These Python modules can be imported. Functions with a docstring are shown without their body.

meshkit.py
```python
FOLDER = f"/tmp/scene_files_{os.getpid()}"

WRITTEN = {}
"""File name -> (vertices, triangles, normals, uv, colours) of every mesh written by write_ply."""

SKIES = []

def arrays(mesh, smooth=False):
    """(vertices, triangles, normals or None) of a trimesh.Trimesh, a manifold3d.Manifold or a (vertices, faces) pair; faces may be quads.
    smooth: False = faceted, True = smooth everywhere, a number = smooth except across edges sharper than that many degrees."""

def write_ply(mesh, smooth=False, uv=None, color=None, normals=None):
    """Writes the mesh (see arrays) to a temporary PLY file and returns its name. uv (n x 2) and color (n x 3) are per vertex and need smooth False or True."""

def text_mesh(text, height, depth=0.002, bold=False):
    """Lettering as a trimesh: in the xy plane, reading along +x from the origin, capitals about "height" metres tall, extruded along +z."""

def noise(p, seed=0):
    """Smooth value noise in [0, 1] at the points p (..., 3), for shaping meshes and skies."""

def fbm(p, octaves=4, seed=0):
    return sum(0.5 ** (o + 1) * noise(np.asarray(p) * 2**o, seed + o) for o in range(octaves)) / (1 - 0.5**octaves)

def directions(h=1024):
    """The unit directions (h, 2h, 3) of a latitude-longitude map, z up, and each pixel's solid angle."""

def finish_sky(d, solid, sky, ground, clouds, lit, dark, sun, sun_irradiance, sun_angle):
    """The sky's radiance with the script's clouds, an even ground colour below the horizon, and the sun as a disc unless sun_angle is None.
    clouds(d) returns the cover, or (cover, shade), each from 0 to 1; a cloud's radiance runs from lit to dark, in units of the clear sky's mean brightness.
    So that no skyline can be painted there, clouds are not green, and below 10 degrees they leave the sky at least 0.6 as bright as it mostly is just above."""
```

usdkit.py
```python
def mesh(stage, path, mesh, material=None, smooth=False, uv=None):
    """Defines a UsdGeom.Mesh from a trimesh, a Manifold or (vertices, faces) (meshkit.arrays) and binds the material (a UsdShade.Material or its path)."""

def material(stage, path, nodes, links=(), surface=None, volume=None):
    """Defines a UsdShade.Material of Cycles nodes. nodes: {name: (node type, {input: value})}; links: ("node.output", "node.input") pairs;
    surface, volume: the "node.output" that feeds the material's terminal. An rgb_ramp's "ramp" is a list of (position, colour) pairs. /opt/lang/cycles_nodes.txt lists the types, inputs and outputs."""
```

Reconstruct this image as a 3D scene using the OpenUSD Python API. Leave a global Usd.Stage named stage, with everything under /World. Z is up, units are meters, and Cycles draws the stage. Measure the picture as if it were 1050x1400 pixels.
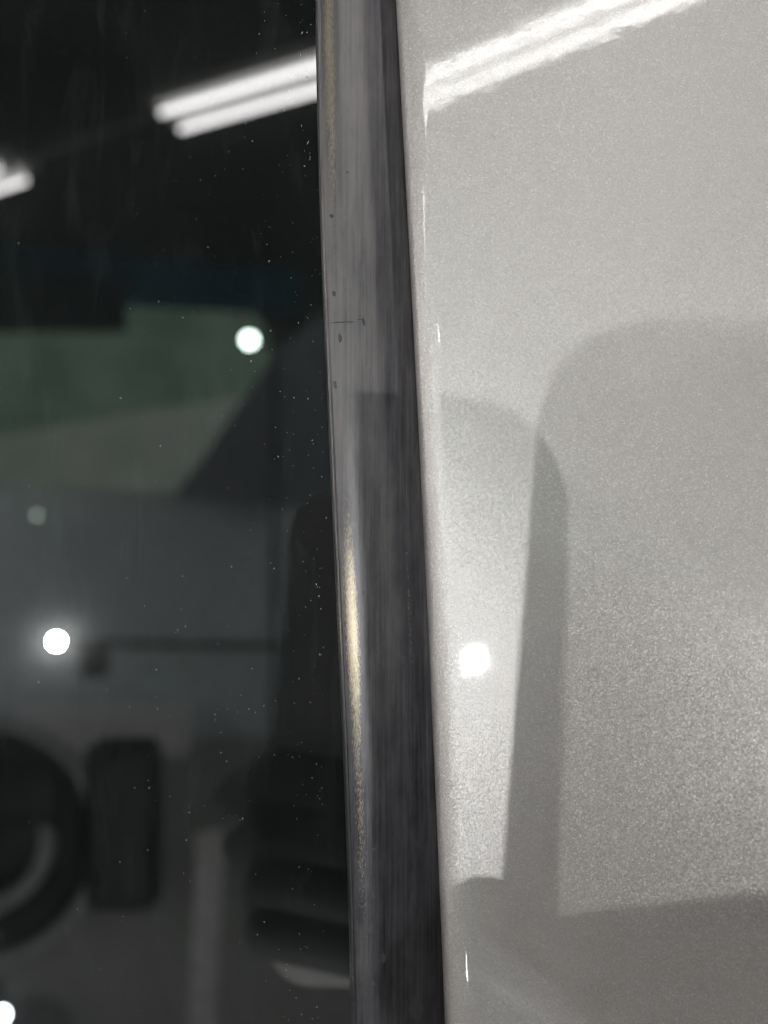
import math, numpy as np, trimesh, manifold3d as m3, usdkit, meshkit
from pxr import Usd, UsdGeom, UsdLux, UsdShade, Gf, Sdf
rng = np.random.default_rng(11)
stage = Usd.Stage.CreateInMemory()
UsdGeom.SetStageUpAxis(stage, "Z"); UsdGeom.SetStageMetersPerUnit(stage, 1.0)
UsdGeom.Xform.Define(stage, "/World"); UsdGeom.Scope.Define(stage, "/World/Looks")

# ------------------------------------------------------------------ camera, light, exposure
H0 = 1.2                                   # lens height above the floor; the car side is about 131 mm in front of it
F = 1053.0                                 # focal length in photograph pixels (1050 wide)
cam = UsdGeom.Camera.Define(stage, "/World/camera")
cam.AddTranslateOp().Set(Gf.Vec3d(0, 0, H0)); cam.AddRotateXOp().Set(90.0)
FL = 6.0
cam.CreateFocalLengthAttr(FL); cam.CreateHorizontalApertureAttr(FL * 1050 / F); cam.CreateVerticalApertureAttr(FL * 1400 / F)
cam.CreateFStopAttr(FL / 3.3); cam.CreateFocusDistanceAttr(0.1295)
cam.CreateClippingRangeAttr(Gf.Vec2f(0.004, 200)); cam.CreateExposureAttr(0.40)
AMBIENT = 0.03
TUBE = 16.0
LAMP_A, LAMP_B = 2600.0, 2350.0
WASH = 135.0

# ------------------------------------------------------------------ helpers
used = {}
def numbered(parent, name):
    k = used.get((parent, name), 0); used[(parent, name)] = k + 1
    return f"{parent}/{name}" + (f"_{k:03d}" if k else "")
def tag(p, label=None, cat=None, group=None, kind=None):
    for k, v in (("label", label), ("category", cat), ("group", group), ("kind", kind)):
        if v: p.SetCustomDataByKey(k, v)
    return p
def thing(name, label, cat, loc=(0, 0, 0), group=None):
    x = UsdGeom.Xform.Define(stage, numbered("/World", name)); x.AddTranslateOp().Set(Gf.Vec3d(*map(float, loc)))
    return tag(x.GetPrim(), label, cat, group)
def part(parent, name, mesh, m, smooth=30):
    par = parent if isinstance(parent, str) else str(parent.GetPath())
    return usdkit.mesh(stage, numbered(par, name), mesh, m, smooth=smooth).GetPrim()
def mat(name, nodes, links=(), surface="p.BSDF", **k):
    return usdkit.material(stage, "/World/Looks/" + name, nodes, links, surface=surface, **k)
def plain(name, col, rough=.5, **k):       # a plain coating with a little grain in tone and gloss
    c = np.array(col)
    return mat(name, {"g": ("geometry", {}), "n": ("noise_texture", {"scale": 35., "detail": 4.}),
        "r": ("rgb_ramp", {"ramp": [(.3, tuple(c * .8)), (.7, tuple(np.minimum(c * 1.15, 1)))]}),
        "p": ("principled_bsdf", {"roughness": rough, **k})},
        [("g.position", "n.vector"), ("n.fac", "r.fac"), ("r.color", "p.base_color")])
def glow(name, col, s):
    return mat(name, {"e": ("emission", {"color": tuple(col), "strength": float(s)})}, surface="e.emission")
def ray(u, v, d):                          # a point of the place seen at photograph pixel (u, v), d metres ahead of the lens
    return np.array([(u - 525) / F * d, d, (700 - v) / F * d])
GN = np.array([math.sin(math.radians(-2.4)), math.cos(math.radians(-2.4)), 0.0]); GP = np.array([-.009, .1345, 0.])
def mir(u, v, d):                          # where a thing stands in the workshop, whose mirror image in the window is seen there
    q = ray(u, v, d); return q - 2 * GN * np.dot(q - GP, GN) + np.array([0, 0, H0])
def cyl(a, b, r, sec=24):
    return trimesh.creation.cylinder(r, segment=[np.asarray(a, float), np.asarray(b, float)], sections=sec)
def box(ext, c=(0, 0, 0), r=.002):
    e = np.array(ext) / 2 - r
    s = trimesh.creation.icosphere(1, r).vertices
    pts = np.concatenate([s + np.array([i, j, k]) * e for i in (-1, 1) for j in (-1, 1) for k in (-1, 1)])
    h = trimesh.convex.convex_hull(pts); h.apply_translation(c); return h
def align(axis):                           # rotation that takes +z to axis
    return trimesh.geometry.align_vectors([0, 0, 1], np.asarray(axis, float) / np.linalg.norm(axis))
def moved(m, T): m = m.copy(); m.apply_transform(T); return m
def grid(P, closed=False):                 # P (n, m, 3) -> trimesh
    n, m, _ = P.shape
    i, j = np.meshgrid(np.arange(n - 1), np.arange(m - 1), indexing="ij")
    a = (i * m + j).ravel(); b = a + 1; c = a + m + 1; d = a + m
    return trimesh.Trimesh(P.reshape(-1, 3), np.vstack([np.stack([a, b, c], 1), np.stack([a, c, d], 1)]), process=False)

dome = UsdLux.DomeLight.Define(stage, "/World/room_fill_dome")
dm = mat("room_fill", {"b": ("background_shader", {"color": (1., .95, .9), "strength": AMBIENT})}, surface="b.background")  # dim even fill standing in for light bounced around the room
UsdShade.MaterialBindingAPI.Apply(dome.GetPrim()).Bind(dm); tag(dome.GetPrim(), kind="structure")

# ------------------------------------------------------------------ materials
PAINT = mat("metallic_silver_paint", {
    "g": ("geometry", {}),
    "v": ("voronoi_texture", {"scale": 4100.}), "v2": ("voronoi_texture", {"scale": 7300.}),
    "sub": ("mix_vector", {"fac": .5}), "c1": ("mix_color", {"fac": .4}),
    "m": ("mapping", {"mapping_type": "point", "location": (-.5, -.5, -.5)}),
    "sc": ("mapping", {"mapping_type": "point", "scale": (.24, .24, .24)}),
    "add": ("mix_color", {"blend_type": "add", "fac": 1., "use_clamp": False, "use_clamp_result": False}),
    "nn": ("normal_map", {"space": "world", "strength": 1.}),
    "sep": ("separate_color", {}),
    "r": ("rgb_ramp", {"ramp": [(.15, (.605, .572, .555)), (.5, (.675, .638, .62)), (.78, (.735, .70, .68)), (.93, (.92, .88, .86))]}),
    "np": ("noise_texture", {"scale": 420., "detail": 2.}), "np2": ("noise_texture", {"scale": 90., "detail": 2.}),
    "bm": ("mix_float", {"fac": .35}),
    "bump": ("bump", {"strength": .022, "distance": .0006}),
    "p": ("principled_bsdf", {"metallic": .64, "roughness": .46, "coat_weight": 1., "coat_roughness": .026, "coat_ior": 1.55})},
    [("g.position", "v.vector"), ("g.position", "v2.vector"), ("v.color", "c1.a"), ("v2.color", "c1.b"),
     ("c1.result", "m.vector"), ("m.vector", "sc.vector"), ("g.normal", "add.a"), ("sc.vector", "add.b"),
     ("c1.result", "sep.color"), ("sep.r", "r.fac"), ("r.color", "p.base_color"), ("add.result", "p.normal"),
     ("g.position", "np.vector"), ("g.position", "np2.vector"), ("np.fac", "bm.a"), ("np2.fac", "bm.b"), ("bm.result", "bump.height"),
     ("bump.normal", "p.coat_normal")])
GLASS = mat("dark_tinted_glass", {"g": ("geometry", {}), "n": ("noise_texture", {"scale": 60., "detail": 5.}),
    "r": ("rgb_ramp", {"ramp": [(.35, (.006, .0075, .0075)), (.75, (.010, .0125, .012))]}),
    "ms": ("mapping", {"mapping_type": "point", "scale": (170., 170., 38.)}), "n2": ("noise_texture", {"scale": 1., "detail": 6., "roughness": .65, "distortion": .6}),
    "r2": ("rgb_ramp", {"ramp": [(.52, (0., 0., 0.)), (.74, (.010, .0125, .012))]}), "ad": ("mix_color", {"blend_type": "add", "fac": 1.}),
    "p": ("principled_bsdf", {"roughness": .12, "ior": 1.085, "coat_weight": 1., "coat_roughness": .0, "coat_ior": 1.72})},
    [("g.position", "n.vector"), ("n.fac", "r.fac"), ("g.position", "ms.vector"), ("ms.vector", "n2.vector"), ("n2.fac", "r2.fac"), ("r.color", "ad.a"), ("r2.color", "ad.b"), ("ad.result", "p.base_color")])
TRIM = mat("worn_black_trim", {"g": ("geometry", {}), "mp": ("mapping", {"mapping_type": "point", "scale": (1900., 1900., 38.)}),
    "n": ("noise_texture", {"scale": 1., "detail": 5., "roughness": .62}),
    "mq": ("mapping", {"mapping_type": "point", "scale": (420., 420., 130.)}), "q": ("noise_texture", {"scale": 1., "detail": 6., "roughness": .7}),
    "mf": ("mapping", {"mapping_type": "point", "scale": (3800., 3800., 1500.)}), "fn": ("noise_texture", {"scale": 1., "detail": 3., "roughness": .6}),
    "mx": ("mix_float", {"fac": .45}), "w": ("attribute", {"attribute": "wear_glint"}),
    "wa": ("math", {"math_type": "multiply_add", "value2": 1.0, "value3": -.50}), "wb": ("math", {"math_type": "add"}), "wc": ("math", {"math_type": "add"}),
    "wm": ("map_range", {"from_min": .30, "from_max": 1.0, "to_min": 0., "to_max": 1., "clamp": True}),
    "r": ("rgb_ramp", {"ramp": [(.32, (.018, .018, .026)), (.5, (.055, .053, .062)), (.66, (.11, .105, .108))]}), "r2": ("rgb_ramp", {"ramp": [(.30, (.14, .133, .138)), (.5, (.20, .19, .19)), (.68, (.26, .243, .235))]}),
    "ck": ("attribute", {"attribute": "painted_light"}), "cb": ("mix_color", {}),
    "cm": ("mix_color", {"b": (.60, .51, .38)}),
    "rr": ("map_range", {"from_min": .3, "from_max": .7, "to_min": .32, "to_max": .44}),
    "me": ("map_range", {"from_min": 0., "from_max": 1., "to_min": .65, "to_max": 1.}),
    "b": ("bump", {"strength": .18, "distance": .0001}),
    "p": ("principled_bsdf", {"ior": 1.5})},
    [("g.position", "mp.vector"), ("mp.vector", "n.vector"), ("g.position", "mq.vector"), ("mq.vector", "q.vector"), ("g.position", "mf.vector"), ("mf.vector", "fn.vector"),
     ("n.fac", "mx.a"), ("q.fac", "mx.b"), ("mx.result", "r.fac"),
     ("fn.fac", "wa.value1"), ("wa.value", "wb.value1"), ("w.fac", "wb.value2"), ("wb.value", "wm.value"),
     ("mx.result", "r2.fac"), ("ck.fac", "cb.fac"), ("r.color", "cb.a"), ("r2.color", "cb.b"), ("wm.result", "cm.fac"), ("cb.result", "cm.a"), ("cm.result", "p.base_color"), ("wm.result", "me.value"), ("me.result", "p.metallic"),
     ("mx.result", "rr.value"), ("rr.result", "p.roughness"), ("mx.result", "b.height"), ("b.normal", "p.normal")])
GAPM = plain("black_rubber_seal", (.012, .012, .016), .6)
DUST = plain("pale_dust", (.42, .47, .46), .7)
BLACKP = plain("black_plastic", (.006, .006, .007), .55)
RINGP = plain("dull_black_metal_ring", (.4, .41, .43), .35)
GREYM = plain("grey_metal", (.28, .29, .31), .4)
WHITEM = plain("white_enamel", (.62, .62, .6), .4)
WALL = plain("grey_painted_wall", (.58, .68, .70), .8)
DARKW = plain("dark_wall_cladding", (.02, .024, .026), .8)
CONC = plain("grey_concrete", (.3, .3, .29), .7)

# ------------------------------------------------------------------ the car: dark window, worn trim strip, silver panel
car = thing("car", "silver car side seen very close, dark window, worn black trim strip and metallic panel", "car", (0, 0, H0))
D = .131                                                            # distance from the lens to the edge of the panel
zz = np.linspace(-.25, .25, 241)
def edge(px, d):                                                    # (u, v) pairs along an edge of the car -> x(z) at depth d
    px = np.array(px, float); z = (700 - px[:, 1]) / F * d; x = (px[:, 0] - 525) / F * d
    o = np.argsort(z); c = np.polyfit(z[o], x[o], 3)
    lo, hi = z.min(), z.max(); val = np.polyval(c, np.clip(zz, lo, hi)); der = np.polyder(c)
    return val + np.where(zz > hi, (zz - hi) * np.polyval(der, hi), 0) + np.where(zz < lo, (zz - lo) * np.polyval(der, lo), 0)
xl = edge([(432, 0), (436, 200), (443, 450), (456, 700), (465, 900), (471, 1050), (476, 1250), (482, 1400)], .1325)
xe = edge([(541, 0), (553, 200), (564, 430), (573, 600), (580, 750), (590, 950), (600, 1180), (608, 1400)], D + .002)
# panel
def tilt(z):                                                        # the panel flares towards the viewer, more so lower down
    t = np.clip((.030 - z) / .052, 0, 1); t = t * t * (3 - 2 * t)
    return np.tan(np.radians(3.9 + 9.35 * t))
nroll = 60; tt = (np.arange(nroll) + .5) / nroll                 # the edge rolls inwards with eased curvature
th = (math.pi / 2) * (1 - tt) ** 1.9
px_, py_ = np.concatenate([[0], np.cumsum(np.cos(th))]), np.concatenate([[0], np.cumsum(np.sin(th))])
R = .0047; px_, py_ = px_ * (R / px_[-1]), (py_[-1] - py_) * (R / px_[-1])
prof = [(0., py_[0] + .012), (0., py_[0] + .005), (0., py_[0] + .001)] + list(zip(px_, py_))
flat = np.concatenate([np.linspace(.0005, .075, 120), np.linspace(.079, .26, 40)])
s = np.array([p[0] for p in prof] + list(R + flat)); dep = np.array([p[1] for p in prof] + [0.] * len(flat))
u = s - R; soft = np.where(u < .085, u, .085 + .06 * (1 - np.exp(-(u - .085) / .06)))
P = np.zeros((len(zz), len(s), 3))
P[..., 0] = xe[:, None] + s[None]
P[..., 1] = D + dep[None] - tilt(zz)[:, None] * (soft[None] - .0055) - .0006
lean = .030 * np.clip((.035 - zz) / .055, 0, 1) ** 2 * (3 - 2 * np.clip((.035 - zz) / .055, 0, 1)) * np.exp(-np.maximum(-.04 - zz, 0) / .05)
P[..., 1] += (np.cumsum(lean) * (zz[1] - zz[0]))[:, None] - np.interp(0, zz, np.cumsum(lean) * (zz[1] - zz[0]))
P[..., 2] = zz[:, None]
part(car, "body_panel", grid(P), PAINT, smooth=True)
# hair scratches and pinched chips in the clear coat
SCR = plain("pale_scratch", (.75, .75, .72), .3)
def on_panel(u_, v_):
    d = D
    for _ in range(6):
        x, z = (u_ - 525) / F * d, (700 - v_) / F * d
        i = np.clip(np.searchsorted(zz, z), 1, len(zz) - 1)
        d = np.interp(x, P[i, 3:, 0], P[i, 3:, 1])
    return np.array([x, d, z])
sm = []
for (a, b, c, e, w) in [(611, 872, 614, 902, .55), (593, 897, 597, 925, .4), (601, 902, 606, 948, .45), (696, 862, 697, 905, .3), (668, 874, 670, 906, .35),
                        (635, 850, 636, 872, .25), (725, 36, 727, 60, .35), (745, 60, 737, 52, .3), (803, 35, 822, 47, .3), (650, 50, 655, 60, .6), (880, 12, 890, 4, .3),
                        (690, 700, 694, 716, .22), (1010, 985, 1000, 1003, .3), (760, 330, 764, 342, .22)]:
    p, q = on_panel(a, b), on_panel(c, e); off = np.array([0, -.00002, 0])
    sm.append(cyl(p + off, q + off, w * 8e-5, 5))
part(car.GetPath().pathString + "/body_panel", "scratch", trimesh.util.concatenate(sm), SCR)
tag(stage.GetPrimAtPath(str(car.GetPath()) + "/body_panel/scratch"), "fine pale hair scratches in the clear coat", kind="stuff")
# window pane, a slab whose right edge slips under the trim
xs = np.linspace(0, 1, 40)
G = np.zeros((len(zz), len(xs), 3)); xr = xl + .003
G[..., 0] = -.30 + (xr + .30)[:, None] * xs[None]; G[..., 2] = zz[:, None]
G[..., 1] = GP[1] - (G[..., 0] - GP[0]) * GN[0] / GN[1]
gm = grid(G); back = gm.copy(); back.apply_translation([0, .004, 0]); back.invert()
pane = part(car, "window_pane", gm, GLASS, smooth=True)
part(pane, "inner_face", back, BLACKP, smooth=True)
def on_glass(u_, v_):
    r = ray(u_, v_, 1.); t = np.dot(GP, GN) / np.dot(r, GN); return r * t
specks = []
def speck(u_, v_, a, b, rot):
    m = trimesh.creation.icosphere(1, 1.); m.vertices[:] = m.vertices * (1 + .5 * (rng.random((len(m.vertices), 1)) - .5))
    m.apply_scale([a, 2.5e-5, b]); m.apply_transform(trimesh.transformations.rotation_matrix(rot, [0, 1, 0])); m.apply_translation(on_glass(u_, v_)); specks.append(m)
for k in range(330):                                                # dust, denser beside the trim
    u_ = 442 - rng.exponential(75) if k < 260 else rng.uniform(0, 440)
    v_ = rng.uniform(0, 1400)
    if u_ < -60: continue
    r_ = 1e-5 * rng.choice([3.0, 4.5, 7.0], p=[.66, .27, .07]) * 1.35; speck(u_, v_, r_, r_ * rng.uniform(.8, 2.4), rng.uniform(-1, 1))
for (u_, v_, a, b) in [(413, 45, 3.2, 12), (411, 75, 2.2, 9), (421, 195, 2.4, 18), (412, 172, 2, 10), (424, 215, 1.6, 12), (217, 412, 5, 5), (178, 422, 5, 4), (250, 434, 7, 3), (370, 452, 5, 7),
                       (436, 815, 5, 5), (437, 803, 3, 3), (418, 830, 3, 3), (421, 545, 3, 8), (427, 602, 6, 5), (437, 895, 2.5, 12), (442, 885, 3, 4), (446, 708, 3, 9), (424, 960, 3, 4),
                       (184, 1077, 4, 4), (204, 1077, 4, 6), (202, 1162, 4, 4), (106, 1243, 4, 3), (400, 345, 3, 4), (398, 380, 2.5, 4), (425, 417, 3, 6), (421, 435, 2.5, 4), (345, 193, 5, 4), (302, 1029, 4, 4)]:
    speck(u_, v_, a * 2.4e-5, b * 2.4e-5, rng.uniform(-.5, .5))
tag(part(pane, "dust_speck", trimesh.util.concatenate(specks), DUST), "pale dust specks and dried drips on the dark glass", kind="stuff")
# trim strip: a left bead, a broad round bulge, a shallow valley, a fine ridge and a recessed seal
def strip(f0, f1, fn, n):
    q = np.linspace(f0, f1, n); S = np.zeros((len(zz), n, 3))
    S[..., 0] = xl[:, None] + (xe - xl)[:, None] * q[None]; S[..., 2] = zz[:, None]
    S[..., 1] = .1350 - np.array([fn(t) for t in q])[None] * 1e-3; return grid(S)
def bump(t, c, w): return math.exp(-((t - c) / w) ** 2)
def sm(t): t = min(max(t, 0), 1); return t * t * (3 - 2 * t)
def prof_main(t):
    if t < .04: return 2.5 * math.sqrt(max(0, 1 - (1 - (t + .02) / .06) ** 2))
    a = min((t - .04) / .30, 1)
    return 2.3 + 1.0 * (1 - (1 - a) ** 2) - 1.5 * sm((t - .26) / .80) - 1.8 * max(0, (t - .72) / .32) ** 2 + .13 * bump(t, .80, .03)
def wear_glint(prim, f0, f1, n, fn):               # rubbed coating on the lip, painted lamp glints on the face, per vertex
    q = np.linspace(f0, f1, n)
    w = np.array([[fn(t, z) for t in q] for z in zz]).ravel()
    UsdGeom.PrimvarsAPI(prim).CreatePrimvar("wear_glint", Sdf.ValueTypeNames.FloatArray, "vertex").Set([float(x) for x in w])
def painted_light(prim, f0, f1, n):                   # tube light painted into the coat: lighter towards the top, darker at right
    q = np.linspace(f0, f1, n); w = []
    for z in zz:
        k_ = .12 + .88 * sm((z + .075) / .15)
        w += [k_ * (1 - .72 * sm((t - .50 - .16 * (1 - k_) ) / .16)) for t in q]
    UsdGeom.PrimvarsAPI(prim).CreatePrimvar("painted_light", Sdf.ValueTypeNames.FloatArray, "vertex").Set([float(x) for x in w])
def yz(v): return (700 - v) / F * .134
def glint_face(t, z):  # gold lamp glints painted along the bulge and the right ridge
    a = bump(t, .155, .075) * (bump(z, yz(855), .016) * .85 + .60 * bump(z, yz(60), .024) + .25 * bump(z, yz(1120), .02) + .14)
    return a + .35 * bump(t, .80, .03) * bump(z, yz(830), .02)
def rub_lip(t, z):
    return .05 + .35 * bump(z, yz(380), .013) + .1 * bump(z, yz(100), .02) + .45 * bump(z, yz(860), .008) + .3 * bump(z, yz(1330), .008)
trim = UsdGeom.Xform.Define(stage, str(car.GetPath()) + "/window_trim").GetPrim()
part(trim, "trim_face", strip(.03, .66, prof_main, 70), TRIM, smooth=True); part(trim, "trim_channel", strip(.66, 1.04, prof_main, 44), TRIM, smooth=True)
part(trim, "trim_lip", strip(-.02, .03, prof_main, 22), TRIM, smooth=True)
wear_glint(stage.GetPrimAtPath(str(trim.GetPath()) + "/trim_face"), .03, .66, 70, glint_face); wear_glint(stage.GetPrimAtPath(str(trim.GetPath()) + "/trim_channel"), .66, 1.04, 44, glint_face); wear_glint(stage.GetPrimAtPath(str(trim.GetPath()) + "/trim_lip"), -.02, .03, 22, rub_lip)
sc_ = []
def scuff(q0, q1, v0, v1, seed):
    q = np.linspace(q0, q1, 14); zv = np.linspace(yz(v0), yz(v1), 7); g_ = np.zeros((7, 14, 3))
    for a_, z in enumerate(zv):
        xa, xb = np.interp(z, zz, xl), np.interp(z, zz, xe)
        for b_, t in enumerate(q):
            w_ = 1.2e-4 * (meshkit.noise(np.array([t * 40, z * 3000, seed])) - .5)
            e_ = abs(b_ / 6.5 - 1); g_[a_, b_] = (xa + (xb - xa) * t, .1350 - prof_main(t) * 1e-3 - 1.5e-5, z * (1) + w_ + (np.mean(zv) - z) * .8 * e_ ** 2)
    sc_.append(grid(g_))
scuff(.05, .37, 443.6, 445.4, 1); scuff(.37, .43, 440.5, 442.0, 3)
srng = np.random.default_rng(5)
def blot(q, v, a, b, seed):                    # an irregular dried stain, a few tenths of a millimetre across
    n_ = 18; an = np.arange(n_) * 2 * math.pi / n_; rad = .55 + .9 * meshkit.noise(np.stack([np.cos(an) * 1.6, np.sin(an) * 1.6, np.full(n_, seed * 7.3)], 1))
    z0 = yz(v); xa, xb = np.interp(z0, zz, xl), np.interp(z0, zz, xe); t0 = q; pts = []
    for k_, rr_ in [(None, 0.)] + [(k_, 1.) for k_ in range(n_)]:
        dx, dz = (0, 0) if k_ is None else (a * rad[k_] * math.cos(an[k_]), b * rad[k_] * math.sin(an[k_]))
        z = z0 + dz * 1e-3; xa_, xb_ = np.interp(z, zz, xl), np.interp(z, zz, xe); t = q + dx * 1e-3 / (xb - xa)
        pts.append((xa_ + (xb_ - xa_) * t, .1350 - prof_main(t) * 1e-3 - 1.2e-5, z))
    sc_.append(trimesh.Trimesh(np.array(pts), [[0, 1 + (k_ + 1) % n_, 1 + k_] for k_ in range(n_)], process=False))
for a in [(.13, 301, .28, .35), (.44, 444, .25, .6), (.11, 300, .15, .2), (.12, 405, .3, .5), (.17, 465, .3, .8), (.33, 243, .2, .25), (.09, 528, .3, .7), (.70, 1372, 1.1, 2.2), (.12, 1190, .4, .7), (.3, 1153, .5, .25), (.24, 1334, .4, .4), (.27, 1215, .3, .5), (.2, 1262, .5, .5), (.36, 1300, .35, .9), (.47, 860, .22, 1.8)]: blot(*a, seed=len(sc_))
for k_ in range(40): blot(srng.uniform(.06, .5), 440 + 1000 * srng.random() ** .7, srng.uniform(.04, .13), srng.uniform(.08, .4), k_ + 40)
tag(part(trim, "dark_scuff", trimesh.util.concatenate(sc_), plain("dark_scuff_mark", (.06, .058, .066), .42), smooth=True), "dark scuffs and stains on the worn trim", kind="stuff")
for nm_, a_, b_, c_ in (("trim_face", .03, .66, 70), ("trim_channel", .66, 1.04, 44), ("trim_lip", -.02, .03, 22)): painted_light(stage.GetPrimAtPath(str(trim.GetPath()) + "/" + nm_), a_, b_, c_)
part(trim, "rubber_seal", strip(1.0, 1.2, lambda t: -3.2, 4), GAPM, smooth=True)

# ------------------------------------------------------------------ the workshop that the window and the paint mirror
floor = usdkit.mesh(stage, "/World/floor", grid(np.array([[[-7, -8, 0], [7, -8, 0]], [[-7, 3, 0], [7, 3, 0]]], float)), CONC).GetPrim(); tag(floor, kind="structure")
wy = -3.9 ; wt = mir(200, 655, 4.0)[2]
wl = part("/World", "wall", box((9, .12, wt), (-.5, wy - .06, wt / 2), .004), WALL); tag(wl, "grey painted lower wall of the workshop behind the photographer", "wall")
wl3 = part("/World", "wall", box((.12, 7.0, 3.4), (3.4, -.3, 1.7), .004), plain("pale_painted_wall", (.7, .69, .68), .8)); tag(wl3, "pale painted side wall on the right of the workshop", "wall")
wl2 = part("/World", "wall", box((.12, 7.0, 3.4), (-3.4, -.3, 1.7), .004), plain("white_painted_wall", (.72, .71, .69), .8)); tag(wl2, "white painted side wall on the left of the workshop", "wall")
WASHM = glow("added_wall_flood_light", (1., .96, .945), WASH)  # unseen floods added to brighten the walls and the ambient light
for (x, y), ax, lb in (((-2.7, -2.0), (-.55, -1, -.1), "added unseen flood lamp turned to the back wall, left end"), ((2.3, -2.3), (-.35, -1, -.1), "added unseen flood lamp turned to the back wall, right end"), ((-2.3, .4), (-1, -.25, -.1), "added unseen flood lamp turned to the white side wall"), ((2.5, .2), (1, -.3, -.1), "added unseen flood lamp turned to the pale right wall")):
    fl = thing("added_flood_lamp", lb, "flood lamp", (x, y, 1.5)); A = align(ax)
    part(fl, "lamp_face", moved(box((.4, .26, .004), (0, 0, .03), .001), A), WASHM); part(fl, "lamp_case", moved(box((.44, .3, .05), (0, 0, 0), .01), A), BLACKP)
    part(fl, "lamp_stand", cyl([0, 0, -.1], [0, 0, -1.49], .02), BLACKP); part(fl, "stand_foot", cyl([0, 0, -1.47], [0, 0, -1.5], .22), BLACKP)
fl = thing("added_flood_lamp", "added small unseen flood lamp low under the car, turned to the photographer", "flood lamp", (-.3, .75, .34)); A = align((.02, -1, .12))
part(fl, "lamp_face", moved(box((.3, .22, .004), (0, 0, .03), .001), A), glow("added_low_flood_light", (1., .96, .93), WASH * .5)); part(fl, "lamp_case", moved(box((.34, .26, .05), (0, 0, 0), .01), A), BLACKP); part(fl, "lamp_stand", cyl([0, .03, -.02], [0, .03, -.34], .02), BLACKP)  # added lamp that brightens the pole and rings mirrored in the window
# ceiling light row: twin tubes in white battens
def at_height(u_, v_, h): return mir(u_, v_, h * F / (700 - v_))
a1, b1, e2 = at_height(233, 166, 1.6), at_height(435, 107, 1.6), at_height(22, 238, 1.6)
row = (b1 - a1) / np.linalg.norm(b1 - a1); perp = np.array([-row[1], row[0], 0]); 
TUBEM = glow("fluorescent_tube_light", (1., .985, .975), TUBE)
def fixture(start, direction, length, label):
    t = thing("tube_light", label, "ceiling light", start, "twin tube lights in a row on the ceiling")
    e = direction * length; up = np.array([0, 0, 1.])
    T = np.eye(4); T[:3, 0] = direction; T[:3, 1] = np.cross(up, direction); T[:3, 2] = up
    hb = box((length + .1, .19, .05), (length / 2, 0, .055), .004)
    part(t, "housing", moved(hb, T), WHITEM)
    for sg in (-1, 1):
        part(t, "tube", cyl(perp * sg * .068 + direction * (.016 * sg * np.sign(np.dot(direction, row))), perp * sg * .068 + e, .012), TUBEM)
        for q in (-.02, length + .02): part(t, "socket", moved(box((.03, .035, .06), (q, sg * .068, .01), .003), T), BLACKP)
    return t
fixture(a1, row, 2.3, "twin tube ceiling light nearest the car")
fixture(e2, (e2 - a1) / np.linalg.norm(e2 - a1), 1.3, "twin tube ceiling light next along the row")
p3 = e2 + (e2 - a1) / np.linalg.norm(e2 - a1) * 1.8
fixture(p3, (e2 - a1) / np.linalg.norm(e2 - a1), 1.3, "twin tube ceiling light farthest along the row")
fixture(np.array([-.9, .95, 2.75]), np.array([1., 0, 0]), 1.8, "added unseen twin tube ceiling light straight over the car")  # extra fixture added out of view to light the back wall
rail = part("/World", "light_rail", cyl(a1 + [0, 0, .05], e2 + [0, 0, .05], .012), GREYM); tag(rail, "thin rail joining two ceiling lights", "rail")
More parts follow.
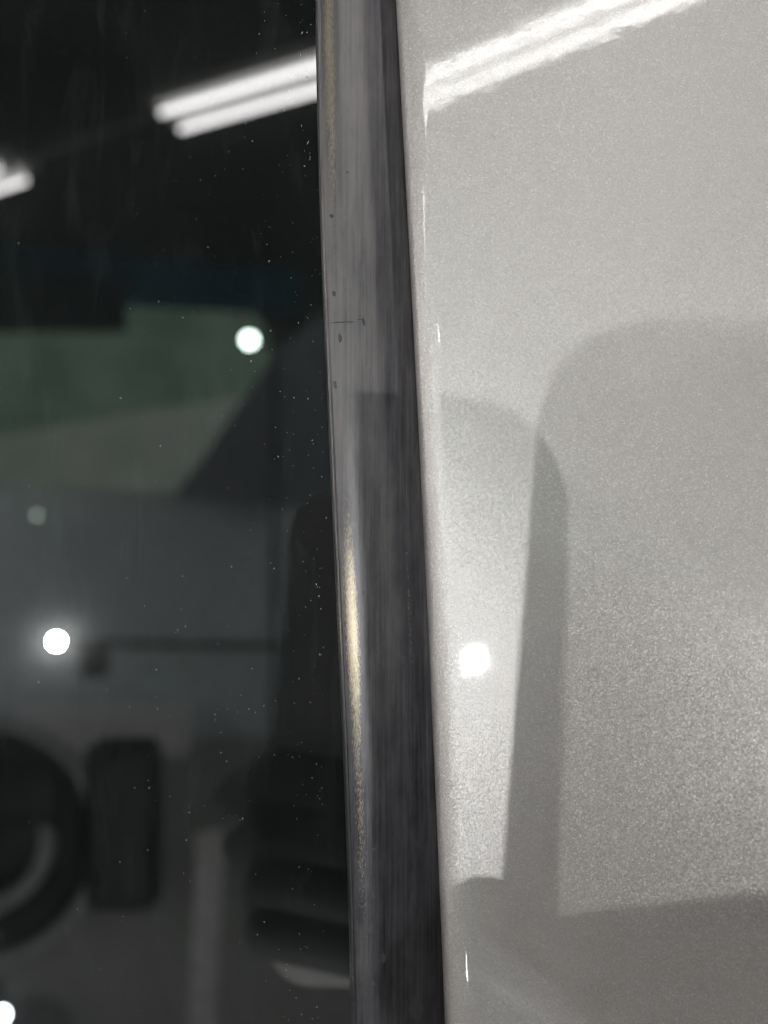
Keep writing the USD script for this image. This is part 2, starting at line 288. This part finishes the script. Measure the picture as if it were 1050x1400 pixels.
# round work lamps
def lamp(name, label, pos, r, strength, col=(1, 1, 1), aim=(0, .131, H0), arm=None, glowname=None):
    t = thing(name, label, "work lamp", pos); d = np.array(aim) - pos; d /= np.linalg.norm(d); A = align(d)
    lens = trimesh.creation.cylinder(r, .004, sections=32)
    part(t, "lamp_lens", moved(lens, A), glow(glowname, col, strength))
    ring = trimesh.creation.annulus(r * 1.02, r * 1.35, .02, sections=32); ring.apply_translation([0, 0, -.004]); part(t, "lamp_rim", moved(ring, A), BLACKP)
    cup = trimesh.creation.cylinder(r * 1.3, .05, sections=32); cup.apply_translation([0, 0, -.035]); part(t, "lamp_housing", moved(cup, A), BLACKP)
    if arm is not None:
        e = np.array(arm) - pos; part(t, "lamp_arm", cyl(-d * .05, e, .012, 14), BLACKP)
        part(t, "lamp_post", cyl(e, [e[0], e[1], -pos[2] + .01], .014, 14), BLACKP)
        part(t, "lamp_base", cyl([e[0], e[1], -pos[2] + .025], [e[0], e[1], -pos[2]], .16, 28), BLACKP)
    return t
pa = mir(77, 877, 2.6)
la = lamp("work_lamp", "white round work lamp on an arm behind the photographer, left of the car", pa, .014, LAMP_A * 2.3, (.97, 1., 1.), arm=mir(520, 888, 2.65), glowname="work_lamp_light")
part(la, "lamp_bracket", box((.10, .05, .12), (.115, -.03, -.07), .02), BLACKP)
part(la, "arm_clamp", box((.045, .05, .04), tuple(mir(258, 872, 2.58) - pa), .01), WHITEM); part(la, "arm_clamp", box((.05, .05, .04), tuple(mir(256, 908, 2.58) - pa), .01), WHITEM)
LB = np.array([.61, -2.75, H0 - .30])
lamp("work_lamp", "white round work lamp on a post right of the photographer", LB, .018, LAMP_B, (1., .985, .96), arm=LB + [.25, -.1, -.02], glowname="right_lamp_light")
p1 = mir(341, 465, 3.4)
lamp("spot_lamp", "small greenish spot lamp on the upper wall", p1, .028, 90., (.78, 1., .86), arm=p1 + np.array([.1, -.12, 0]), glowname="green_spot_light")
pd = mir(50, 705, 3.2); lamp("dim_lamp", "dim little greenish lamp above the work lamp", pd, .011, 11., (.8, 1., .85), glowname="dim_lamp_light")
p0 = mir(2, 1388, 1.6)
lamp("floor_lamp", "bright little lamp low beside the photographer", p0, .011, 260., (.85, .97, 1.), glowname="low_lamp_light", arm=p0 + np.array([-.06, -.12, -.0]))
# garage window with green and grey panes, dark post and a self-glowing blue band
def lit_pane(name, c0, c1, st):
    return mat(name, {"g": ("geometry", {}), "n": ("noise_texture", {"scale": 3.2, "detail": 3.}), "r": ("rgb_ramp", {"ramp": [(.35, c0), (.65, c1)]}), "e": ("emission", {"strength": st})},
        [("g.position", "n.vector"), ("n.fac", "r.fac"), ("r.color", "e.color")], surface="e.emission")
wnd = thing("garage_window", "lit greenish window between dark post and self-glowing blue band in the workshop wall", "window", (0, 0, 0))
def sheet(pts, d, th=.02):
    q = [mir(a, b, d) for a, b in pts]; q2 = [p + np.array([0, -th, 0]) for p in q]
    v = np.array(q + q2); c = v.mean(0)
    return trimesh.convex.convex_hull(v)
part(wnd, "upper_pane", sheet([(165, 418), (348, 428), (376, 482), (350, 536), (-60, 604), (-60, 452), (150, 452)], 3.95), lit_pane("green_pane_light", (.36, .6, .42), (.6, .88, .66), .62))
part(wnd, "lower_pane", sheet([(350, 537), (-60, 605), (-60, 662), (190, 656), (238, 674)], 3.95), lit_pane("grey_green_pane_light", (.68, .84, .7), (.92, 1., .88), .70))
part(wnd, "glow_band", sheet([(-80, 330), (410, 372), (410, 424), (-80, 418)], 4.0, .05), glow("blue_band_glow", (.03, .11, .15), .42))  # blue tone comes from a glow given to the band, no lamp
part(wnd, "sill_board", sheet([(-60, 340), (170, 380), (170, 452), (-60, 452)], 3.6, .04), DARKW)
part(wnd, "post", sheet([(378, 480), (450, 420), (455, 700), (240, 680)], 3.9, .04), plain("blue_grey_board", (.2, .23, .26), .7))
# dark shapes low in the mirror image: switched-off round lamp with rings, and its battery box
dl = thing("black_floodlight", "black round floodlight, switched off, with concentric rings and a box", "floodlight")
for rr, th in ((92, 13), (128, 16), (165, 12)):
    tr = trimesh.creation.torus(rr / F * 1.0, th / F * .9, 40, 10); part(dl, "reflector_ring", moved(tr, trimesh.transformations.translation_matrix(mir(-30, 1150, 1.0)) @ trimesh.transformations.rotation_matrix(math.pi / 2, [1, 0, 0])), RINGP if rr != 128 else BLACKP)
part(dl, "lamp_back", moved(trimesh.creation.cylinder(165 / F, .03, sections=48), trimesh.transformations.translation_matrix(mir(-30, 1150, 1.06)) @ trimesh.transformations.rotation_matrix(math.pi / 2, [1, 0, 0])), BLACKP)
part(dl, "battery_box", box((.10, .05, .225), tuple(mir(170, 1125, 1.02)), .022), BLACKP)
part(dl, "handle", box((.14, .04, .10), tuple(mir(30, 1075, 1.02)), .03), BLACKP)
cr = part("/World", "storage_cabinet", box((.86, .3, .5), tuple(mir(130, 1050, 3.75) + [0, -.15, 0]), .01), plain("light_grey_cabinet", (.8, .8, .84), .5)); tag(cr, "light grey cabinet standing behind the black floodlight", "cabinet")
pb, pc = mir(288, 1150, 1.6), mir(273, 1420, 1.6)
po = thing("grey_pole", "pale grey round pole with a cap, low behind the photographer", "pole")
part(po, "pole_tube", cyl(pb - [0, 0, .03], [pc[0], pc[1], 0], .03), plain("pale_grey_pole", (.85, .88, .95), .5)); part(po, "pole_cap", cyl(pb - [0, 0, .028], pb + [0, 0, .012], .033), plain("pole_cap_grey", (.8, .8, .8), .5))

# ------------------------------------------------------------------ the phone that takes the picture and the gloved hand that holds it
ph = thing("phone", "silver grey phone held upright in front of the car side", "phone", (0, 0, H0))
W, L_, T_ = .079, .168, .009
xc, zt = -.0215 + W / 2, .0065
def rr_box(w, l, t, r):
    sh = trimesh.creation.extrude_polygon(__import__("shapely").box(-w / 2 + r, -l / 2 + r, w / 2 - r, l / 2 - r).buffer(r, 12), t); sh.apply_translation([0, 0, -t / 2]); return sh
tiltx = trimesh.transformations.rotation_matrix(math.radians(90 + 4), [1, 0, 0])
PT = trimesh.transformations.translation_matrix([0, -.0075, 0]) @ trimesh.transformations.rotation_matrix(math.radians(3.0), [0, 1, 0]) @ tiltx @ trimesh.transformations.translation_matrix([xc, zt - L_ / 2, 0])
part(ph, "phone_body", moved(rr_box(W, L_, T_, .0165), PT), plain("silver_grey_phone_back", (.8, .81, .82), .5))
ringm = trimesh.creation.annulus(.0045, .0065, .0015, sections=32)
part(ph, "lens_ring", moved(ringm, trimesh.transformations.translation_matrix([0, -.0022, 0]) @ trimesh.transformations.rotation_matrix(math.pi / 2, [1, 0, 0])), RINGP)
def to_world(p): return (PT @ np.array([*p, 1.]))[:3]             # phone frame: x right, y up along the phone, -z towards the car
def chain(pts, rad):
    out = m3.Manifold()
    for (p, r), (q, s_) in zip(zip(pts[:-1], rad[:-1]), zip(pts[1:], rad[1:])):
        A_, B_ = m3.Manifold.sphere(r, 20).translate(list(p)), m3.Manifold.sphere(s_, 20).translate(list(q))
        out = out + m3.Manifold.batch_hull([A_, B_])
    return out
h = m3.Manifold(); hw = W / 2
back = T_ / 2                                                     # which side faces the car is set by the sign below
sgn = 1 if to_world((0, 0, .01))[1] > to_world((0, 0, -.01))[1] else -1
for k, (yy, reach) in enumerate([(-.014, .016), (-.031, .011), (-.048, .004), (-.064, .001)]):
    z1 = sgn * (back + .010)
    h += chain([to_world(p) for p in ((hw + .016, yy - .012, -sgn * .010), (hw - .008, yy - .006, z1), (-.006, yy - .002, z1 + sgn * .002), (-hw + .001, yy + .002, z1 - sgn * .003), (-hw - reach + .001, yy - .010, -sgn * .006))],
               [.0115, .0098, .0092, .0088, .0078])
h += chain([to_world(p) for p in ((hw + .024, -.060, -sgn * .012), (hw + .016, -.034, -sgn * .016), (hw - .012, -.012, -sgn * .017), (hw - .030, -.002, -sgn * .015))], [.017, .0125, .0105, .0085])   # thumb on the screen side
for p, q in (((hw + .008, -.009, -sgn * .012), (hw + .052, -.003, -sgn * .018)), ((hw + .052, -.003, -sgn * .018), (hw + .085, .004, -sgn * .016)), ((hw + .016, -.075, -sgn * .01), (hw + .085, -.048, -sgn * .026))):
    h += chain([to_world(p), to_world(q)], [.0135, .021])
h += chain([to_world(p) for p in ((hw + .085, .000, -sgn * .016), (hw + .16, .012, -sgn * .02))], [.030, .032])
hv = h.refine_to_length(.004).to_mesh(); hm = trimesh.Trimesh(np.array(hv.vert_properties)[:, :3], np.array(hv.tri_verts)); trimesh.smoothing.filter_taubin(hm, iterations=12)
pe = thing("person", "hand in a grey glove and grey sleeved forearm holding the phone", "person", (0, 0, H0))
part(pe, "hand", hm, plain("grey_glove", (.22, .235, .24), .6), smooth=True)
w0, w1 = to_world((hw + .13, .006, -sgn * .018)), to_world((hw + .42, .050, -sgn * .05))
sl = chain([w0, w1], [.040, .056]).to_mesh()
part(pe, "sleeve", trimesh.Trimesh(np.array(sl.vert_properties)[:, :3], np.array(sl.tri_verts)), plain("grey_sleeve_cloth", (.3, .3, .31), .9), smooth=True)
